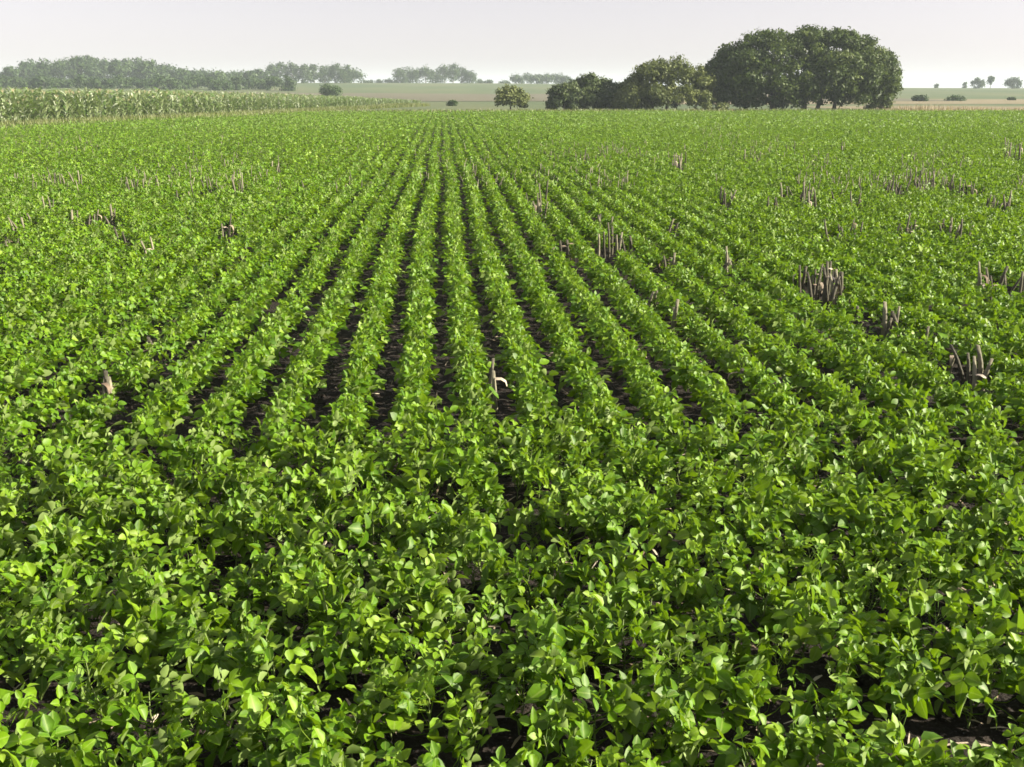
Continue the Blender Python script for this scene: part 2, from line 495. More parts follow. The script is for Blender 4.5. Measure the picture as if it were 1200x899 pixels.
for cx, cy, n, spread, hpx, where in CLUMPS:
    n, spread = (n, spread) if n < 3 else (int(n * 1.3), spread * 1.15)
    xs = sorted(cx + (spread * ((i + .5) / n - .5) * 2 + random.gauss(0, spread * .12) if n > 1 else 0) for i in range(n))
    for i, x in enumerate(xs):
        y = cy + random.uniform(-.02, .02) * (cy - 105) + (i - n / 2) * (cy - 105) * .004 * (1 if cx > 518 else -1)
        f = at(x, y, .05)
        STUB_AT.append((f[0], f[1], hpx * random.uniform(.6, 1.08) * proj(f)[2] / FPX + .04, i, n, where))
STUB_XY = np.array([q[:2] for q in STUB_AT])
def clear_of_stubs(xs, ys):
    """the crop has failed where the old stalks show"""
    ok = np.ones(len(xs), bool)
    for sx, sy in STUB_XY:
        l = math.hypot(sx, sy)
        ux, uy = sx / l, sy / l
        al = (xs - sx) * ux + (ys - sy) * uy
        la = np.abs((xs - sx) * uy - (ys - sy) * ux)
        ok &= ~((la < .09) & (al < .10) & (al > -.14 - .028 * l))
    return ok
# ---- where the plants stand: rows along +y in the field, crosswise rows at its near end
ROW, ROW0 = 0.38, -0.05 + 0.19
HEAD_END = 5.42
head = []                                     # (x, y, row number from the front)
hy, k = 1.50, -2
while hy <= HEAD_END:
    x = -5.2
    wob = random.uniform(0, 6)
    while x < 5.6:
        x += 0.120 * random.uniform(.7, 1.3)
        gap = vnoise(x, hy, .55, 3) < 0.12 and k > 0
        if not gap:
            head.append((x, hy + 0.035 * math.sin(x * 1.3 + wob) + random.gauss(0, .075), k))
    hy += 0.325; k += 1
head = np.array(head)
head = head[clear_of_stubs(head[:, 0], head[:, 1])]
px, py, _ = proj(np.c_[head[:, :2], np.full(len(head), .22)])
seen = (px > -25) & (px < 1225) & (py < 985)
order = np.argsort(np.where(seen, np.hypot(head[:, 0], head[:, 1]), 1e6))
single = np.zeros(len(head), bool)
single[order[:min(300, seen.sum())]] = True

leaf_rng = np.random.default_rng(21)
LEAVES = []
for _ in range(26):
    v, t, c = trifoliate(leaf_rng, 0, .95, 1.1)
    me = mesh_np('leaf', v, t, M['soy'], c)
    ribv = np.zeros(len(v)); e = 9
    ribv[6:9] = 1
    for k, nst in ((0, 13), (1, 10), (2, 10)):
        idx = ([1] + [4, 7, 10] + [12]) if k == 0 else [1, 4, 7, 9]
        for q in idx: ribv[e + q] = 1
        e += nst
    me.attributes.new('rib', 'FLOAT', 'POINT').data.foreach_set('value', ribv.astype(np.float32))
    LEAVES.append(me)
STEMS = [stem_geo(leaf_rng, 0.19).mesh('stem', M['stem']) for _ in range(6)]
rows_used = sorted(set(head[single][:, 2].astype(int)))
for ri, rk in enumerate(rows_used):
    ids = [i for i in np.nonzero(single)[0] if int(head[i, 2]) == rk]
    ids.sort(key=lambda i: px[i])
    for j, i in enumerate(ids):
        s = random.uniform(.86, 1.26)
        p = empty('soybean_plant', (head[i, 0], head[i, 1], 0), random.uniform(0, 6.283))
        p.rotation_euler = (random.gauss(0, .10), random.gauss(0, .10), random.uniform(0, 6.283))
        p.scale = (s, s, s * random.uniform(.9, 1.15))
        size_word = 'small' if s < .96 else ('tall' if s > 1.10 else 'middling')
        where = f"{nth(ri + 1)} crosswise row from the front"
        tag(p, f"{size_word} soybean plant, {nth(j + 1)} from the left in the {where}", 'plant', 'soybean plants in the crosswise rows at the near end of the field')
        obj('stem', STEMS[random.randrange(6)], p)
        for z, a, sl, lean in plant_plan(rng, random.randint(22, 26), .18):
            flip = random.random() < .10
            obj('leaf', LEAVES[random.randrange(26)], p, (0, 0, z), (lean + (R(random.uniform(60, 120)) if flip else 0), -abs(lean) * .6, a), (sl * (1.2 - 2.3 * z), sl * (1.2 - 2.3 * z), sl))

# ---- the rest of the soybeans, joined
pr = np.random.default_rng(33)
PROTO0 = [plant_arrays(pr, 0, 17, 0.19, 1.02, 1.15) for _ in range(9)]
PROTO1 = [plant_arrays(pr, 1, 17, 0.19, 1.05, 1.12) for _ in range(9)]
PROTO2 = [plant_arrays(pr, 2, 14, 0.19, 1.12, 1.0) for _ in range(9)]
PROTO3 = [plant_arrays(pr, 2, 10, 0.19, 1.24, .85) for _ in range(9)]
PROTO4 = [plant_arrays(pr, 2, 5, 0.19, 1.46, .68) for _ in range(12)]
PROTO5 = [plant_arrays(pr, 2, 2, 0.17, 2.15, .50) for _ in range(12)]
def field_points(y0, y1, step, margin):
    out = []
    lat0, lat1 = at(-20, 300), at(1220, 300)
    ka, kb = lat0[0] / lat0[1], lat1[0] / lat1[1]
    r0 = int((ka * y1 - margin - ROW0) / ROW) - 1
    r1 = int((kb * y1 + margin - ROW0) / ROW) + 1
    for r in range(r0, r1 + 1):
        x = ROW0 + r * ROW
        ys = np.arange(y0, y1, step) + pr.uniform(-.4, .4, len(np.arange(y0, y1, step))) * step
        xs = x + pr.normal(0, .012, len(ys)) + 0.03 * np.sin(ys * .35 + r * .15)
        ok = (xs > ka * ys - margin) & (xs < kb * ys + margin) & (xs > border_x(ys) + 2.2 * (1 - smooth(70, 88, ys)) + .4)
        gap = (vnoise(xs + 7.7 * r, ys, .8, 5) < .10) & (pr.random(len(ys)) < .8)
        out.append(np.c_[xs, ys, np.zeros(len(ys))][ok & ~gap])
    P = np.concatenate(out)
    return P[clear_of_stubs(P[:, 0], P[:, 1])]
GV, GT, GC, gn = [], [], [], 0
def put(P, protos, smin, smax, hvar=.12):
    global gn
    n = len(P)
    rows = vnoise(P[:, 0], P[:, 1], 6.0, 9)
    s = pr.uniform(smin, smax, n) * (.88 + .24 * rows)
    v, t, c = scatter(protos, P, pr.uniform(0, 6.283, n), s, pr.uniform(1 - hvar, 1 + hvar, n), pr.integers(0, len(protos), n), pr.normal(0, .10, n) + .45 * (vnoise(P[:, 0], P[:, 1], 3.1, 41) - .5))
    GV.append(v); GT.append(t + gn); GC.append(c); gn += len(v)
spare = head[~single]
near = seen[~single]
put(np.c_[spare[near][:, :2], np.zeros(near.sum())], PROTO0, .9, 1.2)
put(np.c_[spare[~near][:, :2], np.zeros((~near).sum())], PROTO3, .9, 1.2)
for y0, y1, step, _m, protos in ((5.62, 7.0, .095, .6, PROTO0), (7.0, 10.8, .095, .8, PROTO1), (10.8, 17, .095, 1.2, PROTO2), (17, 26, .10, 1.8, PROTO3),
                                     (26, 50, .135, 2.5, PROTO4), (50, 70, .17, 3.5, PROTO5), (70, FIELD_END, .22, 3.5, PROTO5)):
    P = field_points(y0, y1, step, 3.0)
    inside = np.abs(proj(P)[0] - 600) < 625 + 240 / y0
    put(P[inside], protos, .92, 1.13)
    put(P[~inside], PROTO3 if y0 < 25 else protos, .92, 1.13)
me = mesh_np('soybean_field', np.concatenate(GV), np.concatenate(GT), M['soy'], np.concatenate(GC))
tag(obj('soybean_rows', me), 'long green rows of soybeans running away to the trees', 'soybean crop', kind='stuff')
print('soy triangles', len(me.polygons))

# ------------------------------------------------------------------ dry corn stubble
def stalk_mesh(r, h):
    g = Geo()
    k = 6
    bend = r.normal(0, .02, 2)
    pts, rad = [], []
    for i in range(k):
        f = i / (k - 1)
        pts.append((bend[0] * f * f, bend[1] * f * f, h * f))
        rad.append((.0125 - .004 * f) * (1.22 if i in (1, 3) else 1.0))
    tube(g, pts, rad, 6, r.random() * .3)
    return g.mesh('stalk', M['dry'])
def husk_mesh(r, h):
    """a torn dry leaf that hangs from the stalk"""
    g = Geo()
    a = r.uniform(0, 6.28)
    z0 = h * r.uniform(.5, .95)
    d = np.array([math.cos(a), math.sin(a), 0]); s = np.array([-d[1], d[0], 0])
    V = []
    n = 5
    for i in range(n):
        f = i / (n - 1)
        c = d * (.008 + .07 * math.sin(f * 2.2)) + np.array([0, 0, z0 + .05 * f - .17 * f * f])
        w = .014 * (1 - f) ** .6 + .001
        V += [c - s * w, c + s * w + np.array([0, 0, .006])]
    T = []
    for i in range(n - 1): T += [(2 * i, 2 * i + 1, 2 * i + 3), (2 * i, 2 * i + 3, 2 * i + 2)]
    g.add(V, T, r.random())
    return g.mesh('husk', M['straw'])
sr = np.random.default_rng(5)
STALK = [(stalk_mesh(sr, 1.0), husk_mesh(sr, .30)) for _ in range(8)]
for fx, fy, h, i, n, where in STUB_AT:
    if True:
        f = (fx, fy)
        sm, hm = STALK[random.randrange(8)]
        o = empty('corn_stubble', (f[0], f[1], -0.005), random.uniform(0, 6.28))
        ln = .06 if random.random() < .8 else .22
        o.rotation_euler = (random.gauss(0, ln), random.gauss(0, ln), random.uniform(0, 6.28))
        w = random.uniform(1.0, 1.7)
        which = {1: 'lone dry corn stub'}.get(n, f"dry corn stub, {nth(i + 1)} from left of {n}")
        tag(o, f"{which}, {where}", 'corn stub', 'dry corn stubble standing in the soybeans')
        obj('stalk', sm, o, scale=(w, w, h))
        if random.random() < .55:
            obj('husk', hm, o, scale=(1.1, 1.1, h / .32))
# far haze of thin stubble, past picking apart
g = Geo()
for _ in range(6000):
    x, y = random.uniform(-20, 1220), random.uniform(136, 235)
    dens = vnoise(x * 1.0, y * 3.0, 60, 12)
    side = .45 if x < 420 else (.35 if x < 700 else 1.0)
    if random.random() > max(0, dens * 2.2 - .85) * side: continue
    f = at(x, y)
    if f[0] < border_x(f[1]) + 1: continue
    h = random.uniform(.20, .36)
    l = np.array([random.gauss(0, .06), random.gauss(0, .06), 0])
    tube(g, [f, f + l * .5 + (0, 0, h * .5), f + l + (0, 0, h)], [.010, .009, .008], 4, random.random())
tag(obj('corn_stubble_patches', g.mesh('corn_stubble_patches', M['dry'])), 'thin grey-brown stubble scattered through the far soybean rows', 'stubble', kind='stuff')

# ------------------------------------------------------------------ litter on the soil
def strip_mesh(r, Ln, W, name, mat):
    g = Geo()
    n = 6
    V = []
    cur = r.normal(0, .5)
    for i in range(n):
        f = i / (n - 1)
        w = W * (.25 + math.sin(math.pi * min(max(f, .05), .95)) * .75) * r.uniform(.85, 1.1)
        x = (f - .5) * Ln
        y = cur * Ln * .15 * math.sin(f * 3)
        z = .006 + .012 * math.sin(f * 4 + cur)
        V += [(x, y - w, z), (x, y, z + .004), (x, y + w, z - .002)]
    T = []
    for i in range(n - 1):
        a = 3 * i
        T += [(a, a + 3, a + 4), (a, a + 4, a + 1), (a + 1, a + 4, a + 5), (a + 1, a + 5, a + 2)]
    g.add(V, T, r.random())
    return g.mesh(name, mat)
for x, y, Ln, an, lab in [(505, 396, .17, .6, 'pale dry corn leaf lying in the gap left of centre'),
                          (446, 397, .16, .1, 'thin dry corn leaf across the second gap left of centre'),
                          (433, 465, .15, .5, 'pale curled corn leaf in the gap near the crosswise rows'),
                          (590, 473, .13, .1, 'white scrap of corn leaf at the foot of the stub pair'),
                          (652, 444, .12, .0, 'buff corn leaf in the gap right of the stub pair'),
                          (640, 428, .13, .2, 'small dry corn leaf above the buff one'),
                          (903, 474, .12, .3, 'white leaf scrap under the right rows near the crosswise rows'),
                          (340, 472, .14, .9, 'dull dry corn leaf in the third gap left of centre'),
                          (498, 356, .12, .4, 'short dry corn leaf further up the gap left of centre')]:
    f = at(x, y)
    tag(obj('dry_corn_leaf', strip_mesh(sr, Ln, random.uniform(.009, .015), 'dry_corn_leaf', M['straw']), None, (f[0], f[1], .012), (random.gauss(0, .12), random.gauss(0, .12), an)), lab, 'dry leaf', 'dry corn leaves on the soil')
g = Geo()
lr = np.random.default_rng(88)
for _ in range(6000):
    y = lr.uniform(1.3, 14) if lr.random() < .7 else lr.uniform(1.3, 5.4)
    x = lr.uniform(-.62, .74) * (y + 1.2)
    Ln, W, a = lr.uniform(.02, .11), lr.uniform(.002, .007), lr.uniform(0, 6.28)
    d, s = np.array([math.cos(a), math.sin(a), lr.normal(0, .14)]) * Ln / 2, np.array([-math.sin(a), math.cos(a), lr.normal(0, .3)]) * W
    c = np.array([x, y, .014 + abs(lr.normal(0, .008))])
    g.add([c - d - s * .6, c - d + s * .6, c + s + (0, 0, .004), c + d + s * .4, c + d - s * .4, c - s + (0, 0, .004)], [(0, 5, 2), (0, 2, 1), (5, 4, 3), (5, 3, 2)], lr.random())
tag(obj('straw_litter', g.mesh('straw_litter', M['straw'])), 'bits of brown straw strewn over the soil', 'straw', kind='stuff')
# clods
g = Geo()
ico = np.array([(1, 0, 0), (-1, 0, 0), (0, 1, 0), (0, -1, 0), (0, 0, 1), (.7, .7, .5), (-.7, .6, .5), (.6, -.7, .5), (-.6, -.7, .5)], float)
icoT = [(4, 0, 5), (4, 5, 2), (4, 2, 6), (4, 6, 1), (4, 1, 8), (4, 8, 3), (4, 3, 7), (4, 7, 0), (0, 2, 5), (2, 1, 6), (1, 3, 8), (3, 0, 7)]
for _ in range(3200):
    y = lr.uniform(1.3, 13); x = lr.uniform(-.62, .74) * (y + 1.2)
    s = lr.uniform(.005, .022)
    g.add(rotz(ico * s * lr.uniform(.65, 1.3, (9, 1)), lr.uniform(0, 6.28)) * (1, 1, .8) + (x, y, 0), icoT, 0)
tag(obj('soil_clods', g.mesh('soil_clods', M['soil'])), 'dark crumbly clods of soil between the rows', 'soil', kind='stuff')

# ------------------------------------------------------------------ corn on the left
def corn_leaf_geo(r, Ln, lod=0):
    g = Geo()
    n = 5 if lod == 0 else 3
    el = R(r.uniform(48, 74)); bend = r.uniform(1.0, 2.1)
    p = np.zeros(3); V = []
    st = Ln / (n - 1)
    tw = r.uniform(-.6, .6)
    for i in range(n):
        f = i / (n - 1)
        w = .066 * (math.sin(math.pi * (0.22 + .78 * f)) ** .8 if f < 1 else 0) + .002
        up = np.array([0, math.sin(tw * f), math.cos(tw * f)])
        s = np.array([0, math.cos(tw * f), -math.sin(tw * f)])
        V += [p + s * w + up * w * .35, p.copy(), p - s * w + up * w * .35]
        p = p + st * np.array([math.cos(el), 0, math.sin(el)])
        el -= bend / (n - 1)
    T = []
    for i in range(n - 1):
        a = 3 * i
        T += [(a + 1, a + 4, a), (a, a + 4, a + 3), (a + 2, a + 5, a + 1), (a + 1, a + 5, a + 4)]
    g.add(V, T, r.random())
    return g
def tassel_geo(r):
    g = Geo()
    tube(g, [(0, 0, 0), (0, 0, .24)], [.008, .004], 3, .5)
    for k in range(6):
        a = k * 1.05 + r.uniform(0, .4)
        tube(g, [(0, 0, .03 + .01 * k), (math.cos(a) * .06, math.sin(a) * .06, .15 + .01 * k), (math.cos(a) * .10, math.sin(a) * .10, .18)], [.006, .006, .004], 3, .5)
    return g
cr = np.random.default_rng(14)
CLEAF = [corn_leaf_geo(cr, cr.uniform(.62, .9)).mesh('leaf', M['corn']) for _ in range(12)]
gs = Geo(); tube(gs, [(0, 0, 0), (.01, 0, .6), (0, .01, 1.2), (0, 0, 1.65)], [.015, .013, .010, .007], 6, .3)
CSTALK = gs.mesh('stalk', M['weed'])
CTAS = [tassel_geo(cr).mesh('tassel', M['tassel']) for _ in range(4)]
A, B = at(0, 149), at(500, 124.5)
def corn_h(pxv):           # plants get shorter towards the right end of the strip
    return float(np.interp(pxv, [-60, 0, 200, 330, 420, 500], [1.06, 1.04, .98, .82, .60, .36]))
def corn_plan(r):
    out = []
    a0 = r.uniform(0, 6.28)
    for i in range(9):
        out.append((.22 + 1.30 * i / 8, a0 + math.pi * i + r.normal(0, .3), (.75 + .5 * math.sin(math.pi * (i + .6) / 9)) * r.uniform(.85, 1.15)))
    return out
PROTOC = []
for _ in range(8):
    g = Geo()
    for z, a, s in corn_plan(cr):
        v, t, c = corn_leaf_geo(cr, cr.uniform(.62, .9), 1).arrays()
        g.add(rotz(v * s, a) + (0, 0, z), t, c)
    tube(g, [(0, 0, 0), (0, 0, 1.6)], [.014, .008], 3, .4)
    for k in range(3):
        a = k * 2.09
        tube(g, [(0, 0, 1.62), (math.cos(a) * .09, math.sin(a) * .09, 1.84)], [.009, .006], 3, .93, cap=False)
    PROTOC.append(g.arrays())
front, back = [], []
L_ = math.hypot(B[0] - A[0], B[1] - A[1])
dirv = np.array([(B[0] - A[0]) / L_, (B[1] - A[1]) / L_]); side = np.array([-dirv[1], dirv[0]])
for rr_ in range(14):
    q = -26.0
    while q < L_ * .985:
        q += (.26 if rr_ < 4 else .50) * random.uniform(.7, 1.3)
        P = A[:2] + dirv * q + side * (.35 + rr_ * .70 + random.gauss(0, .05))
        x_, y_, _z = proj((P[0], P[1], 0.8))
        if x_ < -130 or P[1] < 18: continue
        if random.random() < .06: continue
        e = np.array([P[0], P[1], corn_h(x_) * random.uniform(.70, 1.12), x_])
        (front if rr_ == 0 and -8 < x_ < 372 else back).append(e)
front.sort(key=lambda e: e[3])
for j, e in enumerate(front):
    o = empty('corn_plant', (e[0], e[1], .01), random.uniform(0, 6.28))
    o.rotation_euler = (random.gauss(0, .05), random.gauss(0, .05), random.uniform(0, 6.28))
    o.scale = (max(.75, e[2]), max(.75, e[2]), e[2])
    tag(o, f"corn plant, {nth(j + 1)} from the left along the front edge of the corn", 'corn plant', 'corn plants along the edge of the corn')
    obj('stalk', CSTALK, o)
    for z, a, s in corn_plan(cr):
        obj('leaf', CLEAF[random.randrange(12)], o, (0, 0, z), (0, 0, a), (s, s, s))
    if e[2] > .7: obj('tassel', CTAS[random.randrange(4)], o, (0, 0, 1.62))
back = np.array(back)
v, t, c = scatter(PROTOC, np.c_[back[:, :2], np.full(len(back), .01)], cr.uniform(0, 6.28, len(back)), np.maximum(back[:, 2], .75), back[:, 2] / np.maximum(back[:, 2], .75), cr.integers(0, 8, len(back)), cr.normal(-.03, .26, len(back)))
tag(obj('standing_corn', mesh_np('standing_corn', v, t, M['corn'], c)), 'pale green standing corn behind the front edge on the left', 'corn crop', kind='stuff')
print('corn', len(front), len(back), len(t))

# ---- grass and weeds
def blades(name, label, cat, mat, pts, hmin, hmax, w):
    g = Geo()
    P = np.asarray(pts)
    n = len(P)
    r = np.random.default_rng(len(P))
    a = r.uniform(0, 6.28, n); h = r.uniform(hmin, hmax, n)
    if P.shape[1] > 3: h = h * P[:, 3]
    le = r.uniform(.1, .5, n) * h
    s = np.stack([-np.sin(a), np.cos(a), np.zeros(n)], 1) * w
    d = np.stack([np.cos(a), np.sin(a), np.zeros(n)], 1)
    up = np.array([0, 0, 1.0])
    b = P[:, :3]
    m = b + up * (h * .6)[:, None] + d * (le * .35)[:, None]
    tp = b + up * h[:, None] + d * le[:, None]
    V = np.stack([b - s, b + s, m - s * .8, m + s * .8, tp], 1).reshape(-1, 3)
    T = (np.array([(0, 1, 3), (0, 3, 2), (2, 3, 4)])[None] + (np.arange(n) * 5)[:, None, None]).reshape(-1, 3)
    tag(obj(name, mesh_np(name, V, T, mat, np.repeat(r.random(n), 5))), label, cat, kind='stuff')
pts = []
for _ in range(22000):                      # verge in front of the corn
    q = random.uniform(-24, L_ * .98)
    P = A[:2] + dirv * q + side * random.uniform(-4.0, .3) * (1 - .75 * max(0, min(1, (q - 24) / 20)))
    pts.append((P[0], P[1], 0))
blades('verge_grass', 'yellowish grass strip in front of the corn', 'grass', M['grass'], pts, .2, .5, .016)
pts = []
for _ in range(9000):                       # weedy bank where the corn runs out
    x_ = random.uniform(345, 505)
    q = (at(x_, 126)[:2] - A[:2]) @ dirv + random.gauss(0, 3)
    P = A[:2] + dirv * min(q, L_ * 1.0) + side * random.uniform(-.6, 2.5)
    pts.append((P[0], P[1], 0, float(np.interp(x_, [345, 430, 500], [1, .85, .3]))))
blades('weed_bank', 'low green weeds at the right end of the corn', 'weeds', M['grass'], pts, .25, .65, .03)
pts = []
for _ in range(12000):                      # grass along the far end of the field
    x_ = random.uniform(-30, 130)
    pts.append((x_, FIELD_END + random.uniform(.3, 4.5), .02, .5 + vnoise(x_, 0, 4, 2)))
pts = [p for p in pts if p[0] > 14 and (lambda q: q > 1036 or 812 < q < 862)(proj(p[:3])[0])]
blades('field_end_grass', 'dry tan grass at the far end of the field under the trees', 'grass', M['drygrass'], pts, .2, .6, .02)
pts = []
for _ in range(7000):
    x_ = random.uniform(-12, 42)
    pts.append((x_, FIELD_END + random.uniform(.3, 3.0), .02))
blades('field_end_weeds', 'green grass at the far end of the rows left of the bushes', 'grass', M['grass'], pts, .15, .4, .02)

# ------------------------------------------------------------------ trees
def leaf_cloud(r, lobes, n, size, flat=.75):
    """leaf-sized faces spread through lobes (centre, radius)"""
    Cn = np.array([l[0] for l in lobes]); Rd = np.array([l[1] for l in lobes])
    w = Rd ** 2; w = w / w.sum()
    k = r.choice(len(lobes), n, p=w)
    d = r.normal(size=(n, 3)); d /= np.linalg.norm(d, axis=1)[:, None]
    rad = Rd[k] * np.clip(r.normal(.80, .30, n), .1, 1.5)
    P = Cn[k] + d * rad[:, None] * np.array([1, 1, flat])
    nr = d + r.normal(0, .55, (n, 3)) + np.array([0, 0, .25])
    nr /= np.linalg.norm(nr, axis=1)[:, None]
    u = np.cross(nr, r.normal(size=(n, 3))); u /= np.linalg.norm(u, axis=1)[:, None]
    v = np.cross(nr, u)
    s = size * r.uniform(.6, 1.4, n)[:, None]
    V = np.stack([P - u * s, P + v * s * .55, P + u * s, P - v * s * .55], 1).reshape(-1, 3)
    T = (np.array([(0, 2, 1), (0, 3, 2)])[None] + (np.arange(n) * 4)[:, None, None]).reshape(-1, 3)
    lobe_t = np.clip(.38 + .9 * (vnoise(Cn[:, 0] + 50, Cn[:, 2] * 1.4 + Cn[:, 1] + 50, 1.3, 77) - .5) + r.normal(0, .10, len(lobes)), 0, .75)
    C = np.repeat(np.clip(lobe_t[k] + r.uniform(0, .25, n), 0, .999), 4)
    return V, T, C
def build_tree(name, label, cat, loc, lobes, trunks, n, size, mat, group=None, seed=0, flat=.75):
    n = int(n * (1.25 if n < 2500 else 1))
    """trunks: list of (foot xy, top xyz, radius); limbs run from each trunk into the lobes"""
    r = np.random.default_rng(seed)
    o = empty(name, loc)
    tag(o, label, cat, group)
    for foot, top, rad in trunks:
        g = Geo()
        f, tp = np.array([foot[0], foot[1], -.15]), np.array(top, float)
        m = (f + tp) / 2 + np.array([r.normal(0, rad), r.normal(0, rad), 0])
        tube(g, [f, f * .7 + m * .3 + (0, 0, .05), m, tp], [rad * 1.5, rad * 1.1, rad * .9, rad * .6], 8, 0)
        near = sorted(lobes, key=lambda l: np.linalg.norm(np.array(l[0]) - tp))[:9]
        for l in near:
            e = np.array(l[0], float)
            q = m * .3 + tp * .7 if r.random() < .5 else tp
            mm = q * .5 + e * .5 + np.array([0, 0, -.12 * np.linalg.norm(e - q)])
            tube(g, [q, mm, e], [rad * .45, rad * .3, rad * .1], 5, 0, cap=False)
        obj('trunk', g.mesh('trunk', M['bark']), o)
    V, T, C = leaf_cloud(r, lobes, n, size, flat)
    V[:, 2] = np.maximum(V[:, 2], .03)
    c = obj('crown', mesh_np('crown', V, T, mat, C, False), o)
    c['kind'] = 'stuff'
    return o
def profile_lobes(r, prof, bottom, depth, n, rad, base_px, Y, foot_py):
    """lobes filling an outline given in photograph pixels (x, top y) at distance Y; the depth is DEPTH metres"""
    f = far(base_px, Y)
    m = proj(f)[2] / FPX
    xs = np.array([p[0] for p in prof], float); ts = np.array([p[1] for p in prof], float); bs = np.interp(xs, [p[0] for p in bottom], [p[1] for p in bottom])
    out = []
    tries = 0
    while len(out) < n and tries < 6000:
        tries += 1
        x = r.uniform(xs[0], xs[-1])
        crest = r.random() < .10                    # a closed, even skyline
        dy = r.uniform(-.35, .35) if crest else r.uniform(-1, 1)
        top = (foot_py - np.interp(x, xs, ts)) * m
        bot = (foot_py - np.interp(x, xs, bs)) * m
        X = (x - base_px) * m
        edge = min((x - xs[0]), (xs[-1] - x)) / (xs[-1] - xs[0]) * 2
        dmax = depth * math.sqrt(max(.02, 1 - (1 - min(1, edge * 1.2)) ** 2))
        top2 = bot + (top - bot) * math.sqrt(max(0.02, 1 - .72 * dy * dy))
        rr = rad * r.uniform(.5, 1.35)
        hi, lo = top2 - rr * .62, bot + rr * .55
        if hi < lo: hi = lo = (top2 + bot) / 2; rr = max(.25, (top2 - bot) * .6)
        z = hi - rr * r.uniform(-.1, 1.0) if crest else lo + (hi - lo) * r.random() ** .75
        if edge * (xs[-1] - xs[0]) / 2 * m < rr * .55 and r.random() < .7: continue
        out.append(((X, dy * dmax, z), rr))
    return f, out
tr = np.random.default_rng(3)
Y_T = 97.5
# the big tree
f, lobes = profile_lobes(tr, [(818, 104), (824, 84), (838, 70), (850, 56), (862, 45), (880, 40), (900, 39), (925, 38), (950, 36), (975, 37), (992, 40), (1012, 46), (1026, 54), (1035, 62), (1042, 72), (1048, 88)],
                         [(818, 114), (832, 122), (860, 128), (930, 128), (950, 123), (970, 123), (985, 127), (1030, 125), (1038, 118), (1048, 104)], 5.8, 1000, .66, 938, Y_T + 4, 130)
f = (f[0], f[1], 0)
for X, dy, z in [(l[0][0], l[0][1], l[0][2]) for l in lobes if abs(l[0][0]) > 5.0 and l[0][2] < 5.0]:
    if tr.random() < .12:                       # twigs that stand out of the dome
        k = tr.uniform(1.02, 1.08)
        lobes.append(((X * k, dy * k, min(z * tr.uniform(1.0, 1.12), 7.6)), tr.uniform(.28, .5)))
build_tree('broad_tree', 'big dark broad-crowned tree, the largest, right of centre', 'tree', f, lobes,
           [((.1, -1.0), (.4, -.6, 3.0), .26), ((1.5, -.8), (1.9, -.4, 2.8), .20), ((-2.6, .2), (-3.0, .3, 2.7), .24), ((3.6, .3), (4.2, .3, 2.6), .18), ((-5.0, .6), (-5.3, .6, 2.2), .16)],
           92000, .145, M['tree_dark'], 'trees at the far end of the field', 1)
def small_tree(name, label, prof, bottom, depth, n_l, rad, base_px, Y, foot, trunks, n, size, mat, seed, cat='tree', group='trees at the far end of the field'):
    f, lb = profile_lobes(np.random.default_rng(seed), prof, bottom, depth, n_l, rad, base_px, Y, foot)
    return build_tree(name, label, cat, (f[0], f[1], float(terrain(f[0], f[1]))), lb, trunks, n, size, mat, group, seed)
small_tree('olive_tree', 'rounded olive-green tree left of the big dark tree', [(720, 112), (730, 96), (736, 88), (745, 78), (760, 71), (780, 69), (800, 68), (815, 71), (828, 82), (836, 98)],
           [(720, 127), (760, 128), (810, 128), (836, 124)], 3.2, 230, .60, 782, Y_T + 1, 129, [((0, 0), (.2, 0, 2.0), .15), ((-1.2, .3), (-1.4, .2, 1.7), .10)], 28000, .125, M['tree_olive'], 11)
small_tree('dark_tree', 'dark bushy tree between the low dark bush and the olive tree', [(690, 100), (700, 93), (712, 90), (726, 92), (742, 92), (752, 98)],
           [(690, 128), (752, 128)], 2.0, 100, .5, 720, Y_T + 3, 129, [((0, 0), (.1, 0, 1.3), .12)], 12000, .12, M['tree_blue'], 12)
small_tree('dark_tree', 'dark tree with a pointed top, tallest of the dark bushes', [(660, 104), (668, 94), (678, 87), (686, 83), (693, 86), (704, 97)],
           [(660, 128), (704, 128)], 1.7, 90, .46, 683, Y_T + 2, 129, [((0, 0), (.1, 0, 1.5), .12)], 12000, .12, M['tree_blue'], 13)
small_tree('dark_bush', 'low dark bush at the left end of the dark bushes', [(642, 108), (648, 99), (658, 95), (668, 97), (680, 104)],
           [(642, 128), (680, 128)], 1.4, 70, .42, 660, Y_T + 1, 129, [((0, 0), (.1, 0, .9), .09)], 9000, .11, M['tree_blue'], 14, 'bush', 'bushes at the far end of the field')
small_tree('light_bush', 'light yellow-green bush standing alone left of the dark bushes', [(579, 112), (584, 102), (592, 96), (602, 96), (611, 101), (620, 112)],
           [(579, 123), (596, 126), (620, 122)], 1.4, 60, .40, 599, Y_T + 1, 128, [((0, 0), (.1, 0, .9), .08)], 5000, .11, M['tree_yellow'], 15, 'bush', 'bushes at the far end of the field')
small_tree('low_shrub', 'low olive shrub under the right edge of the big tree', [(1018, 118), (1028, 112), (1040, 109), (1052, 114)],
           [(1018, 128), (1052, 128)], 1.2, 16, .35, 1036, Y_T + 1, 130, [((0, 0), (.05, 0, .5), .06)], 2600, .11, M['tree_olive'], 16, 'bush', 'bushes at the far end of the field')
small_tree('low_shrub', 'low tan-green shrub between the olive tree and the big tree', [(815, 122), (824, 116), (836, 114), (850, 118), (858, 123)],
           [(815, 129), (858, 129)], 1.2, 16, .33, 836, Y_T - 1, 130, [((0, 0), (.05, 0, .4), .05)], 2600, .10, M['tree_yellow'], 17, 'bush', 'bushes at the far end of the field')

